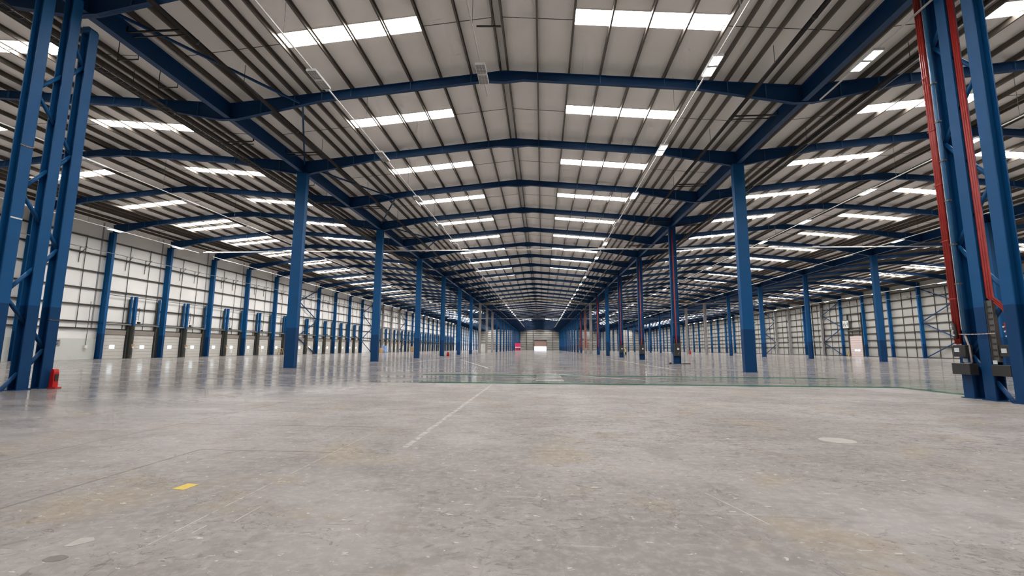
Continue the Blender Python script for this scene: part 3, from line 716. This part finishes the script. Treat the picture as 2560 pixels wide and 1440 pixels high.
sprinkler(-20.4, 15.62, fr(-1), fr(20), 'black sprinkler main beside the cable ladder in the dock-side aisle', [(fr(1)+3.2+k*12.9, -17.7) for k in range(0, 6)])
o = link('small_pipe', MB().tube([(20.75,fr(0),15.75),(20.75,fr(18),15.75)], 0.03, 8).mesh('small_pipe', MAT['grey_steel'], True)); tag(o, 'thin pale pipe beside the black main beyond the nave columns', 'pipe')
def cable_ladder(x, z, y0, y1, label):
    e = link('cable_ladder', None, None, (x, y0, z)); tag(e, label, 'cable tray', 'cable ladders')
    for s_ in (-0.22, 0.22): link('side_rail', MB().box((s_-0.012,0,-0.05), (s_+0.012,y1-y0,0.05)).mesh('side_rail', MAT['mesh']), e)
    rg = MB().box((-0.22,-0.015,-0.012), (0.22,0.015,0.012)).mesh('rung', MAT['mesh'])
    k = 0; y = 0.2
    while y < y1-y0 and k < 150: link('rung', rg, e, (0, y, 0)); y += 0.42; k += 1
    cm = MB()
    for s_ in (-0.12, -0.02, 0.1): cm.tube([(s_,0,0.03),(s_,y1-y0,0.03)], 0.02, 5)
    link('cable_bundle', cm.mesh('cable_bundle', MAT['blackpipe']), e)
cable_ladder(-19.75, 15.38, fr(-1), fr(10), 'dark cable ladder hanging in the dock-side aisle next to the nave columns')

# hanger frames by the valley (U-shaped pipe hangers)
for q, y in enumerate((19.2, 21.6, 36.5, 41.0, 50.0)):
    o = link('pipe_hanger', MB().bar((-18.7,y,15.6),(-17.6,y,15.6),0.05).bar((-18.7,y,15.6),(-18.7,y,16.8),0.025).bar((-17.6,y,15.6),(-17.6,y,16.8),0.025).mesh('pipe_hanger', MAT['girt']))
    tag(o, 'U-shaped pipe hanger next to the dock-side valley beam, %s along it' % ORD[q], 'hanger', 'pipe hangers')
o = link('unistrut_bar', MB().bar((-0.95,20.0,17.25),(0.25,20.08,17.25),0.06).bar((-0.2,20.04,17.25),(-0.2,20.04,18.1),0.03).mesh('unistrut_bar', MAT['girt'])); tag(o, 'short dark bar hung under the nave ridge', 'bar')

# ------------------------------------------------------------------ SERVICES ON THE LACED COLUMN (dark boxes and red conduits)
XI = 16.985-0.185      # inner flange face of the laced column
def riser(name, pts_list, rad, material, label, cat, group=None):
    o = link(name, None); tag(o, label, cat, group)
    for pts in pts_list: link('tube', MB().tube(pts, rad, 10).mesh('tube', MAT[material], True), o)
    return o
yl = 16.735
r1 = riser('red_conduit', [[(XI-0.055, yl+d, 15.4), (XI-0.055, yl+d, 1.84)] for d in (0.02, 0.105, 0.19)], 0.045, 'red', 'bundle of three red conduits on the outermost leg of the laced column', 'conduit', 'red conduits on the laced column')
for z in (3.4, 5.5, 7.6, 9.7, 11.8): link('strap', B((XI-0.11, yl-0.05, z), (XI-0.0, yl+0.26, z+0.04), 'red'), r1)
for d_ in (0.02, 0.105, 0.19): link('cable_gland', MB().tube([(XI-0.055,yl+d_,1.78),(XI-0.055,yl+d_,1.86)], 0.03, 8).mesh('cable_gland', MAT['white']), r1)
o = riser('grey_cable', [[(XI-0.03, yl-0.075, 15.4), (XI-0.03, yl-0.075, 3.0), (XI-0.06, yl-0.10, 2.4), (XI-0.10, yl-0.33, 1.75), (XI-0.10, yl-0.36, 1.2)]], 0.028, 'chain', 'pale cable running down beside the red conduits', 'cable')
o = riser('blue_pipe', [[(XI-0.06, yl-0.175, 15.4), (XI-0.06, yl-0.175, 1.9)]], 0.055, 'bluepipe', 'light blue pipe with clamps beside the red conduits', 'pipe')
for z in (3.9, 5.3, 6.9, 8.4, 9.9, 11.4): link('clamp', MB().box((XI-0.12,yl-0.27,z), (XI,yl-0.10,z+0.05)).mesh('clamp', MAT['mesh']), o)
y2 = 15.61
r2o = riser('red_conduit', [[(XI+0.10, y2+d, 15.4), (XI+0.10, y2+d, 3.35), (XI+0.12, y2+d-0.42, 2.95), (XI+0.30, y2+d-0.50, 2.3), (XI+0.30, y2-0.30+d*0.5, 1.84)] for d in (0.0, 0.08, 0.16)], 0.04, 'red', 'bundle of three red conduits that kinks away above the grey tray', 'conduit', 'red conduits on the laced column')
o = link('cable_tray', MB().box((XI+0.06,y2-0.02,1.25), (XI+0.12,y2+0.2,3.25)).box((XI+0.02,y2-0.03,1.25), (XI+0.14,y2-0.01,3.25)).box((XI+0.02,y2+0.19,1.25), (XI+0.14,y2+0.21,3.25)).mesh('cable_tray', MAT['mesh'])); tag(o, 'grey metal cable tray on the laced column below the kinked red conduits', 'cable tray')
for q in range(9): link('slot_row', B((XI+0.045,y2+0.03,1.4+q*0.2), (XI+0.061,y2+0.15,1.46+q*0.2), 'box'), o)
def ctrl(name, a, b, lab, lbl):
    o = link(name, B(a, b, 'box', 0.015)); tag(o, lab, 'control box', 'black boxes on the laced column')
    for la, lb in lbl: link('label_plate', B(la, lb, 'label'), o)
    return o
ctrl('control_box', (XI-0.25,16.40,1.40), (XI-0.005,16.86,1.80), 'black control box with a pale label under the outer red conduits', [((XI-0.257,16.62,1.56),(XI-0.249,16.80,1.70))])
ctrl('control_box', (XI-0.28,16.28,0.80), (XI-0.005,16.95,1.18), 'larger black box low on the outermost leg of the laced column', [((XI-0.20,16.40,1.181),(XI-0.10,16.55,1.20)), ((XI-0.012,16.62,1.22),(XI-0.004,16.80,1.34))])
ctrl('control_box', (XI+0.05,15.25,1.42), (XI+0.22,15.60,1.80), 'black control box with a pale label between two legs of the laced column', [((XI+0.043,15.33,1.54),(XI+0.049,15.50,1.68))])
ctrl('control_box', (XI+0.0,15.24,0.80), (XI+0.22,15.86,1.16), 'larger black box low between two legs of the laced column', [((XI-0.007,15.62,1.18),(XI+0.001,15.76,1.30))])
def switch_row(base, label):
    o = link('cable_connector', MB().tube([(base[0],base[1],base[2]),(base[0],base[1]+0.1,base[2]+0.55)], 0.055, 10).mesh('cable_connector', MAT['red' if base[0] > XI else 'box'], True)); tag(o, label, 'connector')
    for q in range(3): link('cap', MB().tube([(base[0]-0.06,base[1]+0.02+q*0.03,base[2]+0.12+q*0.15),(base[0]-0.10,base[1]+0.02+q*0.03,base[2]+0.12+q*0.15)], 0.028, 8).mesh('cap', MAT['white']), o)
switch_row((XI-0.13, 16.78, 2.02), 'black connector with white caps on the outer red conduits')
switch_row((XI+0.24, 15.36, 1.95), 'red connector with white caps above the inner black box')
# chains
def chain(p, q, label, sag=0.05, mname='chain'):
    p = Vector(p); q = Vector(q); n = max(6, int((q-p).length/0.055)); o = link('chain', None); tag(o, label, 'chain', 'chains round the laced columns')
    for k in range(n):
        t0, t1 = k/n, (k+1)/n; s0 = -4*sag*t0*(1-t0); s1 = -4*sag*t1*(1-t1)
        a = p.lerp(q, t0)+Vector((0,0,s0)); b = p.lerp(q, t1)+Vector((0,0,s1))
        w = (0.018, 0.036) if k % 2 else (0.036, 0.018)
        link('chain_link', MB().bar(a-(b-a)*0.15, b+(b-a)*0.15, w[0], w[1]).mesh('chain_link', MAT[mname]), o)
chain((XI-0.14, 16.66, 2.17), (XI-0.03, 15.55, 2.17), 'pale chain stretched across the legs of the laced column', 0.015)
chain((-16.395, 14.08, 8.75), (-16.395, 14.52, 8.80), 'rusty chain wrapped high round the laced column beside the red stand', 0.03, 'cardboard')
chain((-16.395, 15.82, 2.56), (-16.395, 16.21, 2.57), 'pale chain wrapped round the far leg above the red stand', 0.01, 'mesh')
# white tape on the front leg
o = link('tape_strip', B((-16.400,14.12,6.05), (-16.394,14.48,6.10), 'white')); tag(o, 'torn white tape strip across the front leg of the laced column', 'tape')

# red stand at the foot of the dock-side laced column
e = link('extinguisher_stand', None, None, (-16.20, 16.14, 0)); tag(e, 'red plastic fire extinguisher stand at the foot of the laced column', 'stand')
prof = [(-0.11,0.03),(0.07,0.03),(0.055,0.60),(0.03,0.69),(-0.02,0.73),(-0.07,0.70),(-0.095,0.62)]
link('back_shell', MB().prism(prof, 1, -0.10, 0.10).mesh('back_shell', MAT['redplastic'], False, 0.02), e)
link('foot', MB().box((-0.12,-0.12,0), (0.20,0.12,0.045)).mesh('foot', MAT['redplastic'], False, 0.012), e)
link('recess', MB().box((0.05,-0.06,0.26), (0.085,0.06,0.52)).mesh('recess', MAT['box'], False, 0.01), e)

# risers and control gear on nave columns away from the docks
for q, (i, nm) in enumerate(((4, 'second'), (6, 'third'), (8, 'fourth'), (12, 'sixth'), (16, 'second grey'), (18, 'ninth'))):
    y = fr(i)-0.16
    o = riser('red_riser', [[(17.04-0.05, y, 15.3), (17.04-0.05, y, 2.3), (17.04+0.02, y-0.02, 1.9)]], 0.075 if i < 10 else 0.14, 'red', 'red riser pipe running down the %s nave column' % nm, 'pipe', 'red risers on nave columns')
    if i <= 8:
        for z in (4.5, 7.0, 9.5, 12.0): link('strap', B((16.72,y-0.02,z), (17.36,y+0.04,z+0.05), 'mesh'), o)
        o = link('control_cabinet', MB().box((16.68,y-0.28,0.85), (17.38,y-0.02,2.25)).mesh('control_cabinet', MAT['box'], False, 0.02)); tag(o, 'black control cabinet with a white dial on the %s nave column' % nm, 'cabinet', 'control cabinets on nave columns')
        link('dial', MB().tube([(17.08,y-0.30,1.62),(17.08,y-0.26,1.62)], 0.12, 16).mesh('dial', MAT['white']), o)
        link('marking', MB().bar((17.05,y-0.285,1.05),(17.18,y-0.285,1.22),0.03,0.01).mesh('marking', MAT['white']), o)
        for sx in (-0.28, 0.3): link('side_valve', MB().tube([(17.04+sx,y-0.15,2.3),(17.04+sx,y-0.15,2.75)], 0.06, 8).mesh('side_valve', MAT['box']), o)

# ------------------------------------------------------------------ FLOOR MARKS and small things
def flat(name, poly, mname, label, cat, z=0.002, group=None):
    o = link(name, MB().prism(poly, 2, 0.0005, z).mesh(name, MAT[mname])); tag(o, label, cat, group); return o
flat('yellow_mark', [(-1.96,5.07),(-1.80,5.05),(-1.79,5.26),(-1.94,5.28)], 'yellow', 'small yellow painted square on the concrete', 'floor mark')
def ell(cx, cy, rx, ry, n=24, j=0.0):
    return [(cx+rx*math.cos(2*math.pi*k/n)*(1+j*random.uniform(-1,1)), cy+ry*math.sin(2*math.pi*k/n)*(1+j*random.uniform(-1,1))) for k in range(n)]
flat('round_patch', ell(7.48, 8.70, 0.29, 0.27), 'pale_patch', 'round pale cement patch in the floor', 'floor patch')
flat('oval_patch', ell(-1.46, 3.41, 0.085, 0.055, 24, 0.08), 'dark_patch', 'dark oval stain in the concrete near the corner', 'floor stain')
flat('pale_scrape', [(-1.62,3.60),(-1.55,3.62),(-1.48,3.73),(-1.55,3.79),(-1.64,3.76)], 'pale_patch', 'pale scraped patch beside the dark oval stain', 'floor patch')
n = 0
for (x, y, l) in ((-0.97,4.10,0.30), (-0.80,4.02,0.18), (-0.62,4.42,0.42)):
    n += 1
    flat('scratch', [(x-0.006,y-l/2),(x+0.006,y-l/2),(x+0.006,y+l/2),(x-0.006,y+l/2)], 'whitepaint', '%s thin white scratch along the floor past the yellow square' % ORD[n-1], 'scratch', 0.0015, 'white scratches')
flat('scratch', [(4.30,4.55),(4.315,4.55),(4.05,5.45),(4.035,5.45)], 'whitepaint', 'long thin white scratch slanting across the floor on the plain-wall side', 'scratch', 0.0015, 'white scratches')
# faded crossing stripes
for q in range(5):
    yq = 22.9+q*1.2
    flat('crossing_stripe', [(1.9,yq),(3.3,yq),(3.3,yq+0.22),(1.9,yq+0.22)], 'whitepaint', 'faded white crossing stripe beyond the green line, %s of five' % ORD[q], 'floor mark', 0.002, 'crossing stripes')
# thin white traffic lines in the polished part
for q, (p, r) in enumerate((((2.0, 30.0), (7.5, 24.0)), ((-9.0, 62.0), (-2.0, 36.0)), ((12.6, 70.0), (12.6, 36.0)), ((-12.0, 120.0), (-12.0, 48.0)))):
    p = Vector(p); r = Vector(r); d = (r-p).normalized(); nn = Vector((-d.y, d.x))*0.06
    flat('traffic_line', [tuple(p+nn), tuple(r+nn), tuple(r-nn), tuple(p-nn)], 'whitepaint', '%s worn white traffic line on the polished floor' % ORD[q], 'floor mark', 0.002, 'traffic lines')
# debris by the second nave column
o = link('debris', MB().prism([(0,0),(0.28,0.02),(0.34,0.12),(0.12,0.2)], 1, 0, 0.25).mesh('debris', MAT['box'], False, 0.02), None, (15.9, fr(4)-0.9, 0)); tag(o, 'small dark scrap on the floor beside the second nave column', 'debris')
o = link('steel_offcut', B((17.5, fr(4)-0.5, 0), (18.3, fr(4)-0.3, 0.08), 'box')); tag(o, 'dark flat bar on the floor at the foot of the second nave column', 'debris')

def ext_set(x, y, label, w=1.0):
    e = link('fire_point', None, None, (x, y, 0)); tag(e, label, 'fire point', 'fire points')
    link('stand', MB().box((-0.45*w,-0.2,0), (0.45*w,0.2,0.9)).mesh('stand', MAT['redplastic'], False, 0.04), e)
    for s_ in (-0.2, 0.2): link('extinguisher', MB().tube([(s_*w,-0.22,0.1),(s_*w,-0.22,0.62),(s_*w,-0.22,0.72)], 0.09, 10).mesh('extinguisher', MAT['redplastic'], True), e)
    link('notice', B((-0.3*w,-0.02,0.9), (0.3*w,0.02,1.3), 'redplastic'), e)
    if w < 1: e.scale = (0.7, 0.7, 0.6)
ext_set(-16.2, 88.0, 'red fire point at the foot of the fourth dock-side nave column', 0.8)
ext_set(51.8, 157.0, 'red fire point at the foot of a grey outer column', 1.2)
# pallets along the dock wall
def pallet_load(x, y, mname, label, h):
    e = link('pallet_load', None, None, (x, y, 0)); tag(e, label, 'pallet', 'pallet loads by the dock wall')
    pb = MB()
    for k in range(6): pb.box((-0.6,-1.2+k*0.4,0.12), (0.6,-0.9+k*0.4,0.15))
    for k in (-0.55, -0.05, 0.45): pb.box((k,-1.2,0), (k+0.1,1.1,0.12))
    link('pallet', pb.mesh('pallet', MAT['cardboard']), e)
    for k in range(2):
        for q in range(2): link('carton', B((-0.56,-1.15+q*1.12,0.16+k*h/2), (0.56,-0.07+q*1.12,0.14+(k+1)*h/2), mname, 0.03), e)
pallet_load(-48.6, 143.5, 'wrap', 'blue shrink-wrapped pallet load by the grey wall columns', 2.0)
pallet_load(-48.6, 139.8, 'cardboard', 'brown cartons on a pallet next to the blue wrapped load', 1.3)
pallet_load(-48.6, 176.0, 'cardboard', 'brown cartons on a pallet beyond the grey wall columns', 1.9)
o = link('white_partition', MB().box((-20.4, 160.0, 0), (-17.9, 160.3, 2.9)).mesh('white_partition', MAT['plinth'], False, 0.02)); tag(o, 'white partition board standing among the grey nave columns', 'partition')
link('foot', B((-20.5,159.7,0), (-20.2,160.6,0.1), 'grey_steel'), o); link('foot', B((-18.1,159.7,0), (-17.8,160.6,0.1), 'grey_steel'), o)
# wooden trestle in front of the ninth dock door
e = link('wooden_trestle', None, None, (XL+0.9, fr(8)+2.3, 0)); tag(e, 'brown wooden trestle leaning at the ninth dock door', 'trestle')
for yy in (-0.8, 0.8):
    link('leg', MB().bar((-0.1,yy,0),(0.1,yy*0.7,1.25),0.09).mesh('leg', MAT['cardboard']), e); link('leg', MB().bar((0.4,yy,0),(0.1,yy*0.7,1.25),0.09).mesh('leg', MAT['cardboard']), e)
link('top_board', B((0.0,-0.75,1.2), (0.2,0.75,1.3), 'cardboard'), e); link('cross_board', B((-0.06,-0.75,0.5), (0.0,0.75,0.6), 'cardboard'), e)
# pink-red screen far down the hall
e = link('red_screen', None, None, (-15.5, 330.0, 0)); tag(e, 'bright pink-red and white screen at the end of the dock-side columns', 'screen')
link('red_panel', B((-1.95,-0.08,2.6), (1.95,0.08,5.3), 'pink'), e); link('white_band', B((-1.95,-0.09,1.9), (1.95,0.09,2.6), 'white'), e)
for k in range(4): link('slat', B((-1.95+k*1.1,-0.07,0), (-1.35+k*1.1,0.07,1.9), 'pink'), e)

# ------------------------------------------------------------------ PERSON
def person(loc, rz):
    J = [  # x right, y forward, z
        (0,0,0.98,0.135), (0,0.0,1.14,0.125), (0,0.01,1.32,0.145), (0,0.0,1.46,0.10), (0,0.01,1.54,0.055), (0,0.025,1.62,0.075), (0,0.035,1.70,0.088), (0,0.03,1.78,0.062),   # 0-7 spine, neck, head
        (-0.10,0,0.93,0.098), (-0.11,0.06,0.52,0.068), (-0.115,-0.02,0.12,0.048), (-0.12,0.10,0.045,0.038),      # 8-11
        (0.10,0,0.93,0.098), (0.115,-0.02,0.50,0.068), (0.12,-0.16,0.12,0.048), (0.125,-0.03,0.045,0.038),          # 12-15
        (-0.185,0,1.43,0.065), (-0.235,-0.03,1.15,0.046), (-0.235,0.08,0.92,0.034),                              # 16-18
        (0.185,0,1.43,0.065), (0.235,-0.04,1.15,0.046), (0.245,0.05,0.90,0.034)]                                  # 19-21
    Eg = [(0,1),(1,2),(2,3),(3,4),(4,5),(5,6),(6,7),(0,8),(8,9),(9,10),(10,11),(0,12),(12,13),(13,14),(14,15),(3,16),(16,17),(17,18),(3,19),(19,20),(20,21)]
    base = len(J)
    for w_, sx in ((18,-1), (21,1)):
        wx, wy, wz, _ = J[w_]
        pi = len(J); J.append((wx, wy+0.02, wz-0.075, 0.026)); Eg.append((w_, pi))
        for k, (dx, l) in enumerate(((-0.028,0.075),(-0.010,0.085),(0.010,0.08),(0.027,0.065))):
            a = len(J); J.append((wx+dx*0.4, wy+0.03+dx, wz-0.115, 0.0095)); J.append((wx+dx*0.4-sx*0.012, wy+0.035+dx, wz-0.115-l*0.75, 0.008)); Eg += [(pi,a),(a,a+1)]
        a = len(J); J.append((wx-sx*0.01, wy+0.055, wz-0.07, 0.010)); J.append((wx-sx*0.015, wy+0.075, wz-0.12, 0.008)); Eg += [(pi,a),(a,a+1)]
    me = bpy.data.meshes.new('body'); me.from_pydata([j[:3] for j in J], Eg, []); me.update()
    o = bpy.data.objects.new('person', me); C.objects.link(o)
    sk = o.modifiers.new('skin', 'SKIN'); sv = me.skin_vertices[0].data
    for k, j in enumerate(J): sv[k].radius = (j[3], j[3]*(0.78 if k < 4 else 1.0))
    sv[0].use_root = True
    sub = o.modifiers.new('sub', 'SUBSURF'); sub.levels = 1; sub.render_levels = 1
    dg = bpy.context.evaluated_depsgraph_get(); ev = o.evaluated_get(dg); m2 = bpy.data.meshes.new_from_object(ev)
    o.modifiers.clear(); o.data = m2; m2.materials.clear()
    for q in ('cloth', 'hivis', 'skin', 'hair'): m2.materials.append(MAT[q])
    for p in m2.polygons:
        z = p.center.z; p.use_smooth = True; ax = abs(p.center.x)
        p.material_index = 2 if z > 1.50 or (ax > 0.19 and z < 1.0) else 1 if (z > 0.93 and ax < 0.20) else 0
    o.location = loc; o.rotation_euler = (0,0,rz)
    def part(nm, me_): return link(nm, me_, o)
    hb = bmesh.new(); bmesh.ops.create_uvsphere(hb, u_segments=14, v_segments=10, radius=0.105)
    for v in hb.verts:
        v.co.y *= 1.12; v.co.z *= 1.05
    bmesh.ops.delete(hb, geom=[v for v in hb.verts if v.co.z < -0.035 or (v.co.y > 0.055 and v.co.z < 0.05)], context='VERTS')
    hm = bpy.data.meshes.new('hair'); hb.to_mesh(hm); hb.free(); hm.materials.append(MAT['hair'])
    h = part('hair', hm); h.location = (0, 0.02, 1.735)
    part('nose', MB().prism([(-0.014,1.665),(0.014,1.665),(0.0,1.71)], 1, 0.105, 0.145).mesh('nose', MAT['skin']))
    for s_ in (-1, 1):
        part('eye', MB().box((s_*0.034-0.012,0.108,1.715), (s_*0.034+0.012,0.120,1.727)).mesh('eye', MAT['ink']))
        part('ear', MB().box((s_*0.088-0.008,0.01,1.68), (s_*0.088+0.008,0.05,1.74)).mesh('ear', MAT['skin'], False, 0.006))
    part('mouth', MB().box((-0.022,0.098,1.640), (0.022,0.106,1.648)).mesh('mouth', MAT['red']))
    for z in (1.02, 1.2): part('reflective_band', MB().tube([(0.0,0.0,z),(0.0,0.0,z+0.05)], 0.143, 20).mesh('reflective_band', MAT['label'], True))
    return tag(o, 'person in a yellow hi-vis vest and dark trousers walking past a nave column', 'person')
person((18.15, 88.2, 0.0), math.radians(200))
